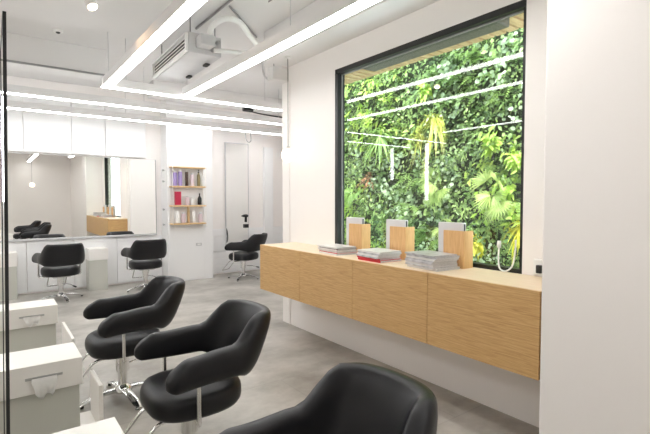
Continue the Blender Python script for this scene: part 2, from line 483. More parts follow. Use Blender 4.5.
def tuft(name, label, cat, loc, mat, n, L, w, droop, up=0.5, shape='blade', stemlen=.1):
    t = thing(name, label, cat, loc)
    b2 = new(); tube(b2, [(.05, 0, 0), (-.05, 0, .01), (-stemlen, 0, .03)], .008, 6)
    obj('stem', b2, M['stem'], t, True)
    Lv = Leaves()
    for i in range(n):
        a = R.uniform(0, 2 * PI)
        d = np.array((-R.uniform(.3, .8), math.cos(a), math.sin(a) + up))
        Lv.leaf((-R.uniform(0, stemlen), R.gauss(0, .03), R.gauss(0, .03)), d, (-.6, 0, 1), L * R.uniform(.7, 1.15), w * R.uniform(.8, 1.2), droop, .3, R.random(), shape)
    Lv.build('leaf_cluster', M[mat], t)
    return t
tuft('weeping_grass', 'golden weeping grass hanging on the middle of the planted wall', 'grass plant', (4.6, 3.78, 2.42), 'l_gold', 90, .33, .016, 1.3, .5)
tuft('weeping_grass', 'smaller golden grass tuft left of the big weeping grass', 'grass plant', (4.6, 4.02, 2.22), 'l_gold', 50, .22, .014, 1.1, .4)
tuft('yellow_croton', 'bright yellow strap-leaved plant at lower right of the planted wall', 'plant', (4.6, 2.60, 1.10), 'l_yel', 50, .20, .026, .9, .6)
tuft('yellow_shrub', 'yellow green shrub low beside the third wooden menu holder', 'plant', (4.6, 3.12, .92), 'l_yel', 45, .14, .06, .4, .3, 'ovate')
tuft('lime_shrub', 'lime broad-leaved plant at right of the golden weeping grass', 'plant', (4.58, 2.95, 2.03), 'l_lime', 70, .12, .055, .5, .2, 'ovate')
tuft('lime_shrub', 'lime broad-leaved plant against the right edge of the window', 'plant', (4.58, 2.66, 1.86), 'l_lime', 70, .12, .055, .5, .2, 'ovate')
tuft('lime_shrub', 'lime broad-leaved plant high above the golden weeping grass', 'plant', (4.58, 3.9, 2.82), 'l_lime', 70, .12, .05, .5, .2, 'ovate')
tuft('copper_shrub', 'coppery pink leaved plant at lower left of the planted wall', 'plant', (4.6, 5.0, 1.70), 'l_red', 36, .15, .05, .5, .3, 'ovate')
tuft('hanging_fern', 'bright green fern at upper left beside the weeping grass', 'fern', (4.6, 4.75, 2.32), 'l_fern', 90, .34, .03, .8, .5)

# ------------------------------------------------------------------ wall-hung oak cabinets and worktop
XF, ZT, ZB = 2.264, 0.943, 0.476
names = ['farthest wall-hung oak cabinet, at the left end of the run', 'second wall-hung oak cabinet from the left end of the run',
         'third wall-hung oak cabinet, under the red magazines and the grey stack', 'nearest wall-hung oak cabinet, against the white partition']
ys = [4.185, 3.435, 2.685, 1.930, 1.184]
for k in range(4):
    y1, y0 = ys[k], ys[k + 1]
    t = thing('wall_cabinet', names[k], 'cabinet', (XF, (y0 + y1) / 2, ZB), 0, 'wall-hung oak cabinets under the window')
    h = (y1 - y0) / 2
    bm = new(); box(bm, (0.022, -h + .001, 0), (WX - XF - .001, h - .001, ZT - ZB - .021))
    obj('carcass', bm, M['oak'], t)
    bm = new(); box(bm, (0, -h + .0018, 0.0), (0.020, h - .0018, ZT - ZB - .001), 0.0012, 1)
    obj('flap_door', bm, M['oak'], t)
bm = new(); box(bm, (XF + .0205, 1.184, ZT - .02), (WX - .001, 4.185, ZT), .001, 1)
tag(obj('worktop', bm, M['oaktop_lit']), 'continuous oak worktop with painted daylight along the window sill', 'worktop')

# menu holders: oak front board and side board with a tall white board behind
def holder(loc, label, rz=0):
    t = thing('menu_holder', label, 'menu holder', loc, rz, 'wooden menu holders on the window ledge')
    obj('front_board', bx((0, -.005, 0), (.014, .168, .258), .0015, 1), M['oakv'], t)
    obj('side_board', bx((.0145, -.005, 0), (.105, .009, .258), .0015, 1), M['oakv'], t)
    obj('foot_board', bx((.0145, .0095, 0), (.105, .168, .014), .0015, 1), M['oakv'], t)
    a = obj('menu_sleeve', bx((.018, .018, .0145), (.055, .228, .312), .004, 2), M['aluminium'], t)
    a['label'] = 'white metal sleeve taller than the boards'
    bm = new(); box(bm, (.028, .0175, .03), (.046, .020, .304), .001, 1)
    obj('sleeve_slot', bm, M['dark'], a)
    return t
holder((2.575, 1.885, ZT), 'wooden menu holder nearest the partition, behind the grey magazine stack')
holder((2.585, 2.43, ZT), 'middle wooden menu holder, behind the stack with the red magazines')
holder((2.585, 2.945, ZT), 'leftmost wooden menu holder, beside the black window jamb')

# magazine stacks: every magazine a thing
def magazine(loc, w, l, th, rz, cover, label, group, z):
    t = thing('magazine', label, 'magazine', (loc[0], loc[1], z), rz, group)
    obj('pages', bx((-w / 2 + .003, -l / 2 + .003, .0012), (w / 2 - .002, l / 2 - .003, th - .0012)), M['paper'], t)
    bm = new()
    box(bm, (-w / 2, -l / 2, 0), (w / 2, l / 2, .001)); box(bm, (-w / 2, -l / 2, th - .001), (w / 2, l / 2, th)); box(bm, (-w / 2, -l / 2, .001), (-w / 2 + .0025, l / 2, th - .001))
    obj('cover', bm, cover, t)
    return t
def stack(c, w, l, rz, items, where, group):
    z = ZT
    n = len(items)
    for i, (cov, th, what) in enumerate(items):
        pos = 'bottom' if i == 0 else ('topmost' if i == n - 1 else {1: 'second from the bottom', 2: 'third from the bottom', 3: 'fourth from the bottom', 4: 'fifth from the bottom', 5: 'sixth from the bottom', 6: 'seventh from the bottom'}[i])
        dx, dy = R.uniform(-.009, .009), R.uniform(-.009, .009)
        magazine((c[0] + dx, c[1] + dy), w * R.uniform(.97, 1.0), l * R.uniform(.97, 1.0), th, rz + R.uniform(-.05, .05), M[cov], f'{what} magazine, {pos} in the {where}', group, z)
        z += th + .0003
stack((2.455, 2.055), .225, .29, -.12, [('cover2', .016, 'white'), ('cover1', .012, 'pale grey'), ('cover2', .013, 'white'), ('cover1', .014, 'pale grey'), ('cover1', .011, 'pale grey'), ('cover2', .012, 'white'), ('cover1', .012, 'pale grey'), ('cover1', .010, 'grey')], 'nearest stack', 'magazines in the nearest stack')
stack((2.435, 2.56), .225, .27, -.05, [('red', .016, 'red'), ('red', .012, 'red'), ('cover1', .012, 'pale grey'), ('cover2', .012, 'white'), ('cover1', .012, 'pale grey'), ('cover2', .012, 'white')], 'middle stack', 'magazines in the middle stack')
stack((2.44, 3.10), .215, .29, -.05, [('cover2', .014, 'white'), ('red', .006, 'thin red'), ('cover2', .014, 'white'), ('cover2', .013, 'white'), ('cover3', .006, 'dark maroon'), ('cover2', .012, 'white')], 'farthest stack', 'magazines in the farthest stack')

# socket with a plug and a loop of white cable
t = thing('power_socket', 'white wall socket with a black plug beside the partition', 'socket', (WX, 1.41, .955))
obj('socket_plate', bx((-.012, -.045, 0), (-.0005, .045, .095), .002, 1), M['white'], t)
obj('plug', bx((-.04, -.016, .012), (-.0125, .016, .062), .005, 2), M['black'], t)
bm = new(); tube(bm, bezier([(WX - .02, 1.685, 1.105), (WX - .02, 1.688, 1.03), (WX - .03, 1.672, .966), (WX - .03, 1.63, .952), (WX - .02, 1.59, .99), (WX - .014, 1.575, 1.08), (WX - .014, 1.572, 1.16)], 10), .0055, 8)
t = thing('white_cable', 'loop of white cable hanging in the lower right corner of the window', 'cable', (0, 0, 0))
obj('cord', bm, M['white'], t, True)
bm = new(); tube(bm, [(WX - .02, 1.685, 1.145), (WX - .02, 1.685, 1.10)], .013, 10); obj('connector', bm, M['white'], t, True)

# ------------------------------------------------------------------ salon chairs (front looks to local -X)
def band_mesh():
    bm = new()
    pts = []
    a, b, bt, xe, tip = .212, .240, .276, .075, -.165
    n1, n2 = 16, 15
    for i in range(n1):
        u = i / n1
        pts.append((tip + (xe - tip) * u, b + (bt - b) * (1 - u) ** 1.3))
    ex = 2 / 2.7
    for i in range(n2 * 2 + 1):
        th = PI / 2 - PI * i / (2 * n2)
        c, s = math.cos(th), math.sin(th)
        pts.append((xe + a * abs(c) ** ex, b * math.copysign(abs(s) ** ex, s)))
    for i in range(n1 - 1, -1, -1):
        u = i / n1
        pts.append((tip + (xe - tip) * u, -(b + (bt - b) * (1 - u) ** 1.3)))
    P = [Vector((x, y, 0)) for x, y in pts]
    N = len(P)
    s = [0]
    for i in range(1, N): s.append(s[-1] + (P[i] - P[i - 1]).length)
    T = s[-1]
    sm = lambda e0, e1, x: (lambda q: q * q * (3 - 2 * q))(min(1, max(0, (x - e0) / (e1 - e0))))
    rings = []
    # extra tip stations for roundness
    stations = []
    for i in range(N): stations.append((P[i], i))
    seq = []
    for i in range(N):
        t = (P[min(i + 1, N - 1)] - P[max(i - 1, 0)]).normalized()
        nrm = Vector((t.y, -t.x, 0))
        if nrm.dot(P[i] - Vector((0.0, 0, 0))) < 0: nrm = -nrm
        seq.append((P[i], nrm, t, min(s[i], T - s[i])))
    # denser tips
    def tipstations(p, nrm, t, sign):
        out = []
        for d in (-.038, -.034, -.024, -.010):
            out.append((p + t * d * sign, nrm, t, d))
        return out
    seq = tipstations(*seq[0][:3], 1) + seq + tipstations(seq[-1][0], seq[-1][1], seq[-1][2], -1)[::-1]
    for p, nrm, t, d in seq:
        w = sm(.315, .395, d); wl = sm(.26, .45, d)                       # arm -> back
        zb = .528 - .022 * w
        zt = .672 + .143 * w + .012 * sm(.1, .3, d) * (1 - w)
        th = .082 + .006 * w
        dd = d + .04
        zt = zb + (zt - zb) * (.66 + .34 * sm(0, .12, dd))
        zb = zb + .004 * (1 - sm(0, .05, dd))
        q = min(1, dd / .045); rf = math.sqrt(max(0.02, 1 - (1 - q) ** 2))
        zc = zb + (zt - zb) * .42
        zt = zc + (zt - zc) * rf; zb = zc + (zb - zc) * rf; th *= max(.18, rf)
        zm = (zb + zt) / 2; h = (zt - zb) / 2
        ring = []
        m = 24
        for k in range(m):
            an = 2 * PI * k / m
            c, sn = math.cos(an), math.sin(an)
            e = 2 / 3.2
            on = th / 2 * math.copysign(abs(c) ** e, c); oz = h * math.copysign(abs(sn) ** e, sn)
            z = zm + oz
            lean = (z - .52) * .42 * wl
            belly = .012 * (1 - (oz / h) ** 2) * (1 if c > 0 else .3)
            ring.append(bm.verts.new(p + nrm * (on + belly * .5) + Vector((lean, -.10 * lean * (1 if p.y > 0 else -1) * min(1, abs(p.y) / .1), z))))
        rings.append(ring)
    loft(bm, rings, True)
    return bm

def seat_mesh():
    bm = new()
    m = 48
    def outline(k, sc):
        an = 2 * PI * k / m
        c, s = math.cos(an), math.sin(an)
        e = 2 / 2.9
        x = .245 * math.copysign(abs(c) ** e, c); y = .238 * math.copysign(abs(s) ** e, s)
        if c > 0: y *= 1 - .10 * c
        return Vector((x * sc + .015, y * sc, 0))
    prof = [(.0, .352), (.55, .350), (.86, .350), (.94, .355), (.985, .372), (1.0, .394), (1.0, .420), (.985, .441), (.95, .456), (.86, .468), (.70, .476), (.4, .480), (.0, .481)]
    rings = []
    for sc, z in prof:
        if sc == 0: continue
        ring = []
        for k in range(m):
            v = outline(k, sc)
            dz = -.016 * max(0, -v.x - .16) / .1 if z > .4 else 0
            v.z = z + dz
            ring.append(bm.verts.new(v))
        rings.append(ring)
    loft(bm, rings, True)
    return bm

def make_chair():
    t = thing('salon_chair', 'x', 'chair', (0, 0, 0), 0, 'black salon chairs')
    obj('seat_cushion', seat_mesh(), M['leather'], t, True)
    b = obj('wraparound_backrest', band_mesh(), M['leather'], t, True)
    for s in (1, -1):
        bm = new()
        path = bezier([(-.045, s * .258, .56), (-.045, s * .260, .50), (-.045, s * .260, .42), (-.045, s * .262, .365), (-.04, s * .252, .340), (-.03, s * .21, .333), (0, s * .06, .333)], 6)
        tube(bm, path, .0115, 10)
        obj('arm_support', bm, M['chrome'], t, True)
    obj('mounting_plate', bx((-.11, -.11, .321), (.11, .11, .3495), .004, 1), M['steel'], t)
    bm = new(); lathe(bm, [(.030, .05), (.030, .19), (.044, .195), (.044, .317), (.040, .3205)], 24)
    obj('hydraulic_column', bm, M['chrome'], t, auto=40)
    bm = new(); lathe(bm, [(.062, .045), (.064, .06), (.055, .078), (.036, .092), (.031, .098)], 24)
    obj('base_hub', bm, M['chrome'], t, auto=40)
    for k in range(4):
        an = k * PI / 2 + .12
        ca, sa = math.cos(an), math.sin(an)
        bm = new(); rings = []
        for r, z, w, h in ((.045, .062, .030, .018), (.13, .060, .028, .017), (.21, .046, .026, .015), (.265, .028, .024, .012), (.292, .016, .019, .008)):
            ring = []
            for c1, c2 in ((-1, -.6), (-.7, -1), (.7, -1), (1, -.6), (1, .4), (.6, 1), (-.6, 1), (-1, .4)):
                ring.append(bm.verts.new((r * ca - c1 * w * sa, r * sa + c1 * w * ca, z + c2 * h * .7)))
            rings.append(ring)
        loft(bm, rings, True)
        lg = obj('leg', bm, M['chrome'], t, auto=35)
        bm = new(); lathe(bm, [(.013, 0), (.015, .003), (.015, .010)], 12, (.272 * ca, .272 * sa))
        obj('glide', bm, M['rubber'], lg, True)
    # footrest bar
    bm = new()
    path = bezier([(-.10, .10, .338), (-.20, .11, .322), (-.27, .115, .25), (-.34, .115, .165), (-.36, .10, .145), (-.365, 0, .142), (-.36, -.10, .145), (-.34, -.115, .165), (-.27, -.115, .25), (-.20, -.11, .322), (-.10, -.10, .338)], 5)
    tube(bm, path, .009, 8)
    obj('footrest', bm, M['chrome'], t, True)
    bm = new(); tube(bm, bezier([(.05, .03, .23), (.14, .08, .225), (.22, .13, .20)], 6), .006, 8)
    lv = obj('pump_lever', bm, M['chrome'], t, True)
    bm = new(); tube(bm, [(.20, .118, .206), (.245, .145, .193)], .011, 10); obj('lever_grip', bm, M['rubber'], lv, True)
    return t

chair = make_chair()
spots = [(.735, 3.42, 0, 'black salon chair third from the viewer, its chrome star base in view'),
         (.82, 2.305, 0, 'black salon chair in the middle of the row of three, between the two others'),
         (.71, 1.07, 0.03, 'nearest black salon chair, cut off by the bottom edge of the photo'),
         (.78, 7.32, -PI / 2 + .06, 'black salon chair seen from behind, leftmost before the long back mirror'),
         (1.93, 7.30, -PI / 2 - .02, 'black salon chair seen from behind, at the right end of the long back mirror'),
         (3.60, 7.28, -PI / 2 + .62, 'black salon chair turned sideways before the tall narrow mirror')]
for i, (x, y, rz, lab) in enumerate(spots):
    o = chair if i == 0 else copy_tree(chair)
    o.location = (x, y, 0); o.rotation_euler = (0, 0, rz); o['label'] = lab

# ------------------------------------------------------------------ styling stations (box with tissue slot on a recessed pedestal)
def tissue_bm(w, h):
    bm = new(); n = 12; rows = 7
    grid = []
    for j in range(rows):
        v = j / (rows - 1)
        row = []
        for i in range(n):
            u = i / (n - 1) - .5
            ww = w * (1 - .42 * v * v + .05 * math.sin(9 * v))
            row.append(bm.verts.new((u * ww, -.004 - .022 * math.sin(v * PI * .8) - .006 * math.cos(u * 17 + v * 2) * v, -h * v + .012 * math.sin(u * 7) * v)))
        grid.append(row)
    for j in range(rows - 1):
        for i in range(n - 1):
            bm.faces.new((grid[j][i], grid[j][i + 1], grid[j + 1][i + 1], grid[j + 1][i]))
    r = bmesh.ops.solidify(bm, geom=bm.faces[:], thickness=.0015)
    return bm

def station(x1, x0, y0, y1, ztop, zmid, label, slot=True, tissue=None, group='white styling stations beside the chairs', drop=.022):
    t = thing('styling_station', label, 'styling station', ((x0 + x1) / 2, (y0 + y1) / 2, 0), 0, group)
    hx, hy = (x1 - x0) / 2, (y1 - y0) / 2
    ob = obj('storage_box', bx((-hx, -hy, zmid), (hx, hy, ztop), .003, 2), M['cream'], t)
    obj('pedestal', bx((-hx, -hy + drop, 0), (hx - .012, hy - drop, zmid - .0005), .002, 1), M['greige_shaded'], t)
    if slot:
        zs = zmid + (ztop - zmid) * .55
        bm = new(); box(bm, (hx - .235, -hy - .0035, zs - .006), (hx - .085, -hy + .001, zs + .006), .001, 1)
        sl = obj('tissue_slot', bm, M['steel'], t)
        sl['label'] = 'slim steel slot for tissues'
        if tissue:
            tt = obj('hanging_tissue', tissue_bm(.10, tissue[1]), M['tissue'], None, True, loc=(x1 - .16, y0 - .004, zs))
            tag(tt, tissue[0], 'tissue', 'tissues hanging from the stations')
    return t
station(.345, -.345, 2.45, 2.735, .65, .515, 'white styling station with tissue slot, beside the chair with the star base', True, ('white paper tissue hanging from the nearer tissue slot', .085))
station(.38, -.345, 3.78, 4.03, .65, .512, 'white styling station farther off, before the back wall chairs', True, ('white paper tissue hanging from the farther tissue slot', .06))
station(.335, -.345, 1.41, 1.69, .655, .515, 'nearest white styling station, only its top showing at the bottom left', True)
station(.295, -.25, 7.66, 7.97, .66, .47, 'white pedestal against the back wall, at the left edge of the photo', False, None, 'white pedestals under the back mirror', .006)
station(1.475, 1.20, 7.69, 7.97, .65, .47, 'white pedestal against the back wall, between the two back chairs', False, None, 'white pedestals under the back mirror', .006)

# footrest panels standing in front of the chairs
def foot_panel(loc, L, h, label):
    t = thing('footrest_panel', label, 'footrest panel', loc, 0, 'low white footrest panels')
    obj('upright_panel', bx((-.012, -L / 2, .012), (.012, L / 2, h), .003, 1), M['cream'], t)
    obj('base_plate', bx((-.14, -L / 2 - .02, 0), (.03, L / 2 + .02, .0118), .003, 1), M['cream'], t)
foot_panel((.515, 3.125, 0), .31, .29, 'low white footrest panel standing before the chair with the star base')
foot_panel((.515, 4.42, 0), .62, .29, 'low white footrest panel beside the farther styling station')

# free-standing station mirrors seen edge-on at the left
def edge_mirror(y0, y1, ztop, label, group, xb=.030, xt=.062, z0=.0):
    t = thing('station_mirror', label, 'mirror', (0, (y0 + y1) / 2, 0), 0, group)
    L = (y1 - y0) / 2
    def slab(a, b, ins, y_0, y_1, zz0, zz1):
        bm = new()
        v = []
        for z in (zz0, zz1):
            xx = xb + (xt - xb) * (z / ztop)
            for x, y in ((xx + a, y_0), (xx + b, y_0), (xx + b, y_1), (xx + a, y_1)):
                v.append(bm.verts.new((x, y, z)))
        for q in ((3, 2, 1, 0), (4, 5, 6, 7), (0, 1, 5, 4), (1, 2, 6, 5), (2, 3, 7, 6), (3, 0, 4, 7)):
            bm.faces.new([v[i] for i in q])
        return bm
    bm = slab(-.011, 0, 0, -L, -L + .02, z0, ztop)
    obj('frame_stile', bm, M['black'], t)
    obj('frame_stile', slab(-.011, 0, 0, L - .02, L, z0, ztop), M['black'], t)
    obj('frame_rail', slab(-.011, 0, 0, -L + .0205, L - .0205, ztop - .02, ztop), M['black'], t)
    obj('frame_rail', slab(-.011, 0, 0, -L + .0205, L - .0205, z0, z0 + .02), M['black'], t)
    obj('mirror_glass', slab(-.009, -.004, 0, -L + .0205, L - .0205, z0 + .0205, ztop - .0205), M['mirror'], t)
edge_mirror(1.95, 2.42, 2.075, 'tall black-framed station mirror seen edge-on at the left of the photo', None)

def led_tube(x, y, z0, z1, label):
    t = thing('mirror_light', label, 'light', (x, y, 0), 0, 'vertical mirror lights')
    obj('light_tube', bx((-.022, -.022, z0), (.022, .022, z1), .005, 2), M['tube'], t)
    obj('light_stand', bx((-.015, -.015, 0), (.015, .015, z0 - .0005), .002, 1), M['white'], t)
    obj('tube_cap', bx((-.022, -.022, z1 + .0005), (.022, .022, z1 + .03), .003, 1), M['white'], t)
led_tube(.0, 4.74, 1.40, 2.29, 'taller vertical mirror light reflected in the window glass')
led_tube(.0, 5.50, 1.75, 2.28, 'shorter vertical mirror light reflected in the window glass')

# ------------------------------------------------------------------ back wall: long mirror, ledge, shelf, tall mirror
t = thing('wall_mirror', 'long frameless wall mirror along the back wall', 'mirror', (1.02, BY, .815))
obj('mirror_glass', bx((-1.32, -.030, 0.012), (1.275, -.022, 1.275)), M['mirror'], t)
obj('backing_board', bx((-1.32, -.0215, 0.0), (1.28, -.0005, 1.28)), M['lightgrey'], t)
obj('bottom_ledge', bx((-1.32, -.06, -.018), (1.28, -.022, 0.0115), .002, 1), M['lightgrey'], t)
obj('side_edge', bx((1.2755, -.030, 0.012), (1.285, -.022, 1.275)), M['grey'], t)
for k, z in enumerate((1.91, 1.72, 1.24, .98)):
    bm = new(); lathe(bm, [(.012, 0), (.012, .012), (.02, .02), (.02, .028), (.01, .032)], 12)
    bmesh.ops.rotate(bm, verts=bm.verts[:], cent=(0, 0, 0), matrix=Matrix.Rotation(-PI / 2, 3, 'Y'))
    lab = ['highest', 'second highest', 'third highest', 'lowest'][k]
    tag(obj('hanging_hook', bm, M['steel'], None, True, loc=(2.40, 7.82, z)), f'{lab} of the small steel hooks on the column side beside the mirror', 'hook', 'small hooks on the column side')

t = thing('tall_mirror', 'tall narrow wall mirror behind the sideways chair', 'mirror', (3.82, BY - .016, .545))
obj('mirror_glass', bx((-.23, -.026, .012), (.23, -.020, 1.93)), M['mirror'], t)
bm = new(); box(bm, (-.242, -.03, 0), (-.2305, -.0005, 1.945)); box(bm, (.2305, -.03, 0), (.242, -.0005, 1.945)); box(bm, (-.2305, -.03, 1.9305), (.2305, -.0005, 1.945)); box(bm, (-.2305, -.03, 0), (.2305, -.0005, .0115))
obj('frame', bm, M['lightgrey'], t)
obj('backing_board', bx((-.23, -.0195, .012), (.23, -.0005, 1.93)), M['lightgrey'], t)
# tool holder with a hair dryer beside the tall mirror
t = thing('hair_dryer', 'small black hair dryer hanging at the right edge of the tall mirror', 'hair dryer', (3.985, 7.945, 1.02))
bm = new(); tube(bm, [(-.04, -.01, .07), (-.02, -.01, .073), (.02, -.01, .073), (.045, -.01, .07)], .025, 14, True, [.019, .027, .03, .024]); obj('barrel', bm, M['black'], t, True)
bm = new(); tube(bm, [(.015, -.01, .05), (.012, -.01, -.05)], .014, 12); obj('handle', bm, M['black'], t, True)
bm = new(); tube(bm, [(-.0405, -.01, .07), (-.065, -.01, .069)], .014, 12, True, [.016, .012]); obj('nozzle', bm, M['black'], t, True)
t = thing('tool_holder', 'small black tool holder under the hair dryer', 'holder', (4.0, 7.955, .86))
obj('holder_cup', bx((-.045, -.035, 0), (.045, .012, .07), .004, 1), M['black'], t)
obj('holder_bracket', bx((-.02, .0125, .01), (.02, .0287, .06), .002, 1), M['steel'], t)

t = thing('wall_shelf', 'pale oak ladder shelf with four boards on the back column', 'shelf', (2.725, 7.652, .985))
zs = [.0, .305, .63, .955]
for z in zs:
    obj('shelf_board', bx((-.30, -.135, z), (.30, -.002, z + .024), .002, 1), M['oakx'], t)
for sx in (-.285, .285):
    for sy in (-.146, -.009):
        bm = new(); tube(bm, [(sx, sy, -.05), (sx, sy, 1.0)], .005, 8)
        obj('post', bm, M['cream'], t, True)
obj('divider', bx((-.006, -.12, .0245), (.006, -.02, .3045), .001, 1), M['oakx'], t)

def bottle(x, zi, kind, mat, h, r, label, cat='bottle', group='hair products on the wall shelf', name='product_bottle'):
    t = thing(name, label, cat, (2.735 + x, 7.652 - .075, .99 + zs[zi] + .0245), 0, group)
    bm = new()
    if kind == 'box':
        box(bm, (-r, -r * .6, 0), (r, r * .6, h), .003, 1); obj('carton', bm, M[mat], t)
    elif kind == 'pump':
        lathe(bm, [(r * .9, 0), (r, .006), (r, h * .68), (r * .45, h * .76), (r * .4, h * .80)], 16); obj('bottle_body', bm, M[mat], t, auto=40)
        bm = new(); lathe(bm, [(r * .5, h * .803), (r * .5, h * .87), (r * .18, h * .88), (r * .18, h * .96)], 12); box(bm, (-r * .25, -r * 1.1, h * .96), (r * .25, r * .3, h)); obj('pump_head', bm, M['black'], t)
    elif kind == 'can':
        lathe(bm, [(r * .92, 0), (r, .006), (r, h * .84), (r * .8, h * .88)], 16); obj('bottle_body', bm, M[mat], t, auto=40)
        bm = new(); lathe(bm, [(r * .72, h * .883), (r * .72, h * .985), (r * .6, h)], 14); obj('cap', bm, M['white'] if mat != 'pink' else M['lightgrey'], t, auto=40)
    else:
        lathe(bm, [(r * .9, 0), (r, .005), (r, h * .55), (r * .7, h * .66), (r * .35, h * .78), (r * .3, h * .84)], 16); obj('bottle_body', bm, M[mat], t, auto=40)
        bm = new(); lathe(bm, [(r * .36, h * .843), (r * .32, h)], 12); obj('cap', bm, M['black'], t, auto=40)
    return t
bottle(-.235, 2, 'can', 'purple', .25, .036, 'lilac bottle at the left end of the upper shelf')
bottle(-.145, 2, 'can', 'purple', .27, .034, 'taller lilac bottle beside the dark brown one')
bottle(-.035, 2, 'can', 'brown', .27, .026, 'dark brown bottle at the middle of the upper shelf')
bottle(.06, 2, 'can', 'pink', .22, .034, 'pale pink bottle between the brown and olive bottles')
bottle(.175, 2, 'pump', 'olive', .28, .026, 'slim olive pump bottle at the right end of the upper shelf')
bottle(.245, 2, 'can', 'white', .19, .028, 'white bottle at the extreme right of the upper shelf')
bottle(-.19, 1, 'box', 'crimson', .225, .048, 'crimson carton at the left of the middle shelf', 'carton', 'hair products on the wall shelf', 'product_carton')
bottle(-.03, 1, 'can', 'pink', .15, .034, 'short pale bottle at the middle of the middle shelf')
bottle(.06, 1, 'can', 'white', .13, .036, 'short white tub right of the pale bottle')
bottle(.19, 1, 'taper', 'black', .20, .034, 'black tapering bottle at the right of the middle shelf')
bottle(-.20, 0, 'can', 'white', .2, .034, 'white bottle at the left of the lower shelf')
bottle(-.10, 0, 'can', 'pink', .18, .034, 'pale bottle left of the shelf divider')
bottle(.08, 0, 'can', 'white', .21, .034, 'white bottle right of the shelf divider')
bottle(.20, 0, 'can', 'pink', .17, .034, 'pale bottle at the right end of the lower shelf')
t = thing('wall_switch', 'small white wall switch low on the column below the shelf', 'switch', (2.93, 7.652, .60))
obj('switch_plate', bx((-.05, -.01, 0), (.05, -.0005, .05), .002, 1), M['lightgrey'], t)
obj('rocker', bx((-.03, -.014, .012), (.03, -.0105, .038), .001, 1), M['white'], t)

# ------------------------------------------------------------------ ceiling: linear lights
ZL = 2.63
def linear_light(axis, a0, a1, c, label, w=.086, h=.105, wires=()):
    """channel section hanging on wires; axis is the long direction"""
    mid = (a0 + a1) / 2; L = (a1 - a0) / 2
    loc = (c, mid, ZL) if axis == 'y' else (mid, c, ZL)
    t = thing('ceiling_light', label, 'ceiling light', loc, 0, 'white linear ceiling lights')
    def B(l0, l1, w0, w1, z0, z1, bev=.002):
        return bx((w0, l0, z0), (w1, l1, z1), bev, 1) if axis == 'y' else bx((l0, w0, z0), (l1, w1, z1), bev, 1)
    obj('housing', B(-L, L, -w / 2, w / 2, .012, h), M['ceil'], t)
    obj('diffuser', B(-L, L, -w / 2 + .001, w / 2 - .001, 0, .0115, 0), M['led'] if w > .07 else M['led_slim'], t)
    for u in wires:
        bm = new(); p = (0, u - mid) if axis == 'y' else (u - mid, 0)
        tube(bm, [(p[0], p[1], h + .0005), (p[0], p[1], ZC - ZL - .001)], .0035, 6)
        obj('suspension_wire', bm, M['lightgrey'], t, True)
linear_light('y', -1.7, 5.33, 1.05, 'long white linear light left of the air conditioner, pointing at the viewer', wires=(5.28, 3.0, .4))
linear_light('y', .9, 5.33, 1.90, 'long white linear light right of the air conditioner, beside the window wall', wires=(5.28, 3.0))
linear_light('x', 1.0, 3.25, 5.385, 'white cross light closing the ends of the two long lights', w=.06, wires=(1.25, 3.0))
linear_light('x', LX + .1, 3.9, 6.37, 'middle white cross light between the other two cross lights', w=.06, wires=(-1.0, 1.7, 3.8))
linear_light('x', LX + .1, 4.5, 7.40, 'white cross light nearest the back wall', w=.06, wires=(-1.0, 1.7, 3.8))

linear_light('y', -1.7, 5.33, -1.15, 'added linear light out of view far to the left, brightening the lower window wall', wires=(5.28, 3.0, .4))  # extra unseen strip, added to brighten the wall below the cabinets
# air conditioner
t = thing('air_conditioner', 'white ceiling air conditioner with slatted grille between the long lights', 'air conditioner', (1.52, 4.25, 2.82), -.03)
obj('casing', bx((.03, 0, 0), (.355, 1.22, .19), .006, 2), M['lightgrey'], t)
bm = new()
box(bm, (0, .01, .01), (.0295, .03, .18)); box(bm, (0, 1.19, .01), (.0295, 1.21, .18)); box(bm, (0, .0305, .01), (.0295, 1.1895, .035)); box(bm, (0, .0305, .16), (.0295, 1.1895, .18))
gr = obj('grille_frame', bm, M['white'], t)
obj('grille_recess', bx((.024, .031, .036), (.0296, 1.189, .159)), M['dark'], gr)
for k in range(3):
    bm = new(); box(bm, (.002, .031, .056 + k * .034), (.006, 1.189, .066 + k * .034), 0, 1)
    obj('louvre', bm, M['white'], gr)
for y in (.25, .8):
    obj('latch', bx((.285, y, -.02), (.335, y + .09, -.0005), .004, 1), M['dark'], t)
obj('valve_box', bx((.10, -.14, .05), (.24, -.0005, .15), .006, 1), M['lightgrey'], t)
for x, y in ((.08, .1), (.08, 1.1), (.33, .1), (.33, 1.1)):
    bm = new(); tube(bm, [(x, y, .1905), (x, y, .378)], .006, 8); obj('hanger_rod', bm, M['grey'], t, True)
for x, z in ((.27, .05), (.31, .13)):
    bm = new(); tube(bm, [(x, -.001, z), (x, -.05, z)], .02, 10); obj('pipe_stub', bm, M['steel'], t, True)
bm = new(); tube(bm, bezier([(1.72, 4.19, 2.93), (1.71, 4.08, 3.03), (1.80, 3.98, 3.10), (1.95, 3.98, 3.10), (2.10, 4.05, 3.02), (2.25, 4.12, 2.96), (2.39, 4.16, 2.95)], 8), .027, 10)
tag(obj('drain_hose', bm, M['white'], None, True), 'white flexible hose arching from the air conditioner towards the window wall', 'hose')
bm = new(); tube(bm, bezier([(1.78, 4.20, 2.86), (1.90, 4.14, 2.86), (2.05, 4.16, 2.88), (2.25, 4.22, 2.92), (2.39, 4.24, 2.94)], 8), .022, 10)
tag(obj('coolant_pipe', bm, M['white'], None, True), 'thicker white insulated pipe under the arching hose', 'pipe')

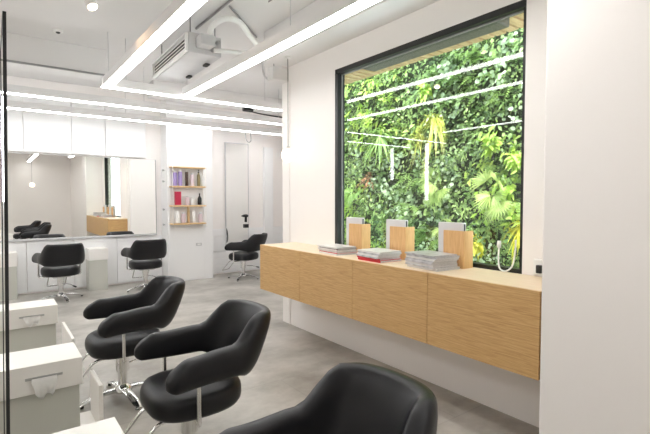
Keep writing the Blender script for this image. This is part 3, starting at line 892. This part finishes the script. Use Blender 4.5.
def conduit(name, pts, r, label, mat='lightgrey', cat='conduit'):
    bm = new(); tube(bm, [Vector(p) for p in pts], r, 8)
    return tag(obj(name, bm, M[mat], None, True), label, cat, 'thin conduits on the ceiling')
conduit('ceiling_conduit', [(1.76, 2.2, 3.185), (1.76, 4.6, 3.185)], .012, 'grey conduit along the ceiling above the hose', 'grey')
conduit('ceiling_conduit', [(1.81, 3.9, 3.188), (2.385, 4.46, 3.188)], .009, 'slanting grey conduit between hose and soffit', 'grey')
conduit('ceiling_conduit', [(LX + .01, 5.925, 2.895), (1.16, 5.925, 2.895)], .012, 'grey conduit along the lower edge of the ceiling bulkhead', 'grey')
conduit('ceiling_conduit', [(2.05, 1.2, 3.188), (2.05, 3.6, 3.188)], .006, 'thin conduit along the ceiling beside the right long light', 'grey')
# sensors, hangers
def sensor(x, y, z, label):
    t = thing('ceiling_sensor', label, 'sensor', (x, y, z), 0, 'small ceiling sensors')
    bm = new(); lathe(bm, [(.045, -.022), (.05, -.012), (.05, -.0005)], 18); obj('sensor_body', bm, M['white'], t, auto=40)
    bm = new(); lathe(bm, [(.010, -.036), (.02, -.03), (.022, -.0225)], 14); obj('sensor_eye', bm, M['dark'], t, auto=40)
sensor(.62, 5.55, ZC, 'small round ceiling sensor beside the bulkhead at the upper left')
sensor(2.2, 3.3, ZC, 'small round ceiling sensor above the right long light')
# spotlight
t = thing('spotlight', 'small white ceiling spotlight glowing at the top left', 'spotlight', (.64, 4.05, ZC))
bm = new(); lathe(bm, [(.05, -.02), (.05, -.0005)], 18); obj('mount', bm, M['white'], t, auto=40)
bm = new(); tube(bm, [(0, 0, -.0205), (0, 0, -.12)], .009, 8); obj('stem', bm, M['grey'], t, True)
b2 = new(); tube(b2, [(-.012, 0, -.09), (.045, -.06, -.265)], .04, 18); obj('lamp_can', b2, M['white'], t, auto=40)
b2 = new(); tube(b2, [(.0453, -.0603, -.266), (.0475, -.063, -.273)], .036, 18); obj('lens', b2, M['spot'], t, auto=40)
sl = bpy.data.lights.new('spot_beam', 'SPOT'); sl.energy = 5; sl.color = (1, .62, .33); sl.spot_size = math.radians(62); sl.spot_blend = .6; sl.shadow_soft_size = .03
slo = bpy.data.objects.new('spot_beam', sl); link(slo); slo.location = (.69, 3.985, 2.92); slo.rotation_euler = Vector((.33, -.20, -.24)).to_track_quat('-Z', 'Y').to_euler(); slo.parent = None
# pipe cover, refrigerant pipes at the end of the soffit
t = thing('pipe_cover', 'white box cover at the end of the soffit where pipes enter', 'pipe cover', (2.60, 4.37, 2.725))
obj('cover_box', bx((-.10, -.065, 0), (.103, .06, .14), .004, 1), M['ceil'], t)
for k, pts in enumerate(([(-.06, .075, .03), (-.14, .06, .06), (-.16, .04, .22), (-.10, -.03, .47)], [(-.02, .075, .02), (-.12, .09, .06), (-.14, .08, .24), (-.07, .0, .47)], [(-.06, -.02, .1405), (-.07, -.02, .30), (-.07, -.02, .47)])):
    bm = new(); tube(bm, bezier(pts, 8), .009 if k < 2 else .005, 8); obj('pipe', bm, M['lightgrey'] if k < 2 else M['grey'], t, True)
# pendants
def pendant(x, y, z, top, label):
    t = thing('pendant_lamp', label, 'pendant lamp', (x, y, z), 0, 'glowing globe pendants')
    bm = new(); n = 12
    prof = [((.071) * math.sin(PI * (i + .3) / (n + .6)), -(.071) * math.cos(PI * (i + .3) / (n + .6))) for i in range(n + 1)]
    lathe(bm, prof, 24); obj('lamp_globe', bm, M['globe'], t, True)
    bm = new(); lathe(bm, [(.017, .062), (.017, .09), (.008, .096)], 14); obj('lamp_cap', bm, M['steel'], t, auto=40)
    bm = new(); tube(bm, [(0, 0, .0965), (0, 0, top - z - .0205)], .003, 6); obj('cord', bm, M['black'], t, True)
    bm = new(); lathe(bm, [(.028, top - z - .02), (.03, top - z - .0005)], 16); obj('ceiling_rose', bm, M['white'], t, auto=40)
pendant(2.50, 4.0, 1.875, 2.885, 'glowing round globe pendant hanging beside the window wall')
pendant(1.05, -.5, 1.85, ZC, 'globe pendant seen only as a reflection in the long back mirror')
# dark pipe and valve above the far cross lights, looped cable
t = thing('pipe_valve', 'dark pipe and valve high in the far corner above the cross lights', 'pipe', (3.55, 7.0, 2.98))
bm = new(); tube(bm, bezier([(0, -.02, -.06), (.15, -.02, -.075), (.35, -.02, -.09), (.75, -.02, -.10)], 6), .012, 8); obj('pipe', bm, M['dark'], t, True)
obj('valve_body', bx((-.08, -.06, -.075), (.10, .02, -.0005), .015, 2), M['black'], t)
bm = new(); tube(bm, bezier([(3.70, 7.36, 2.62), (3.70, 7.34, 2.50), (3.74, 7.33, 2.44), (3.80, 7.34, 2.47), (3.80, 7.36, 2.62)], 8), .007, 8)
tag(obj('hanging_cable', bm, M['grey'], None, True), 'small looped cable hanging under the cross light nearest the back wall', 'cable')

# ------------------------------------------------------------------ light, sky, camera
w = bpy.data.worlds.new('sky'); S.world = w; w.use_nodes = True
nt = w.node_tree; bg = nt.nodes['Background']
bg.inputs['Color'].default_value = (0.86, 0.94, 1.0, 1); bg.inputs['Strength'].default_value = 6.2
sun = bpy.data.lights.new('sun', 'SUN'); sun.energy = 4.0; sun.angle = math.radians(6); sun.color = (1, .95, .86)
so = bpy.data.objects.new('sun', sun); link(so); so.location = (1, 2, 8)
so.rotation_euler = Vector((.40, .22, -1)).to_track_quat('-Z', 'Y').to_euler()

cam = bpy.data.cameras.new('camera'); cam.lens = 36 * 450 / 650; cam.sensor_width = 36; cam.clip_start = .02
co = bpy.data.objects.new('camera', cam); link(co)
co.location = (0, 0, 1.42)
co.rotation_euler = (PI / 2 - math.atan2(18, 450), 0, -math.atan2(335, 450))
S.camera = co
S.view_settings.view_transform = 'Standard'
S.view_settings.look = 'None'
S.view_settings.gamma = 1
S.view_settings.use_curve_mapping = False
S.view_settings.exposure = 0.76
S.cycles.max_bounces = 10
S.cycles.diffuse_bounces = 6
S.cycles.glossy_bounces = 6
S.cycles.transparent_max_bounces = 12
S.cycles.sample_clamp_indirect = 6.0
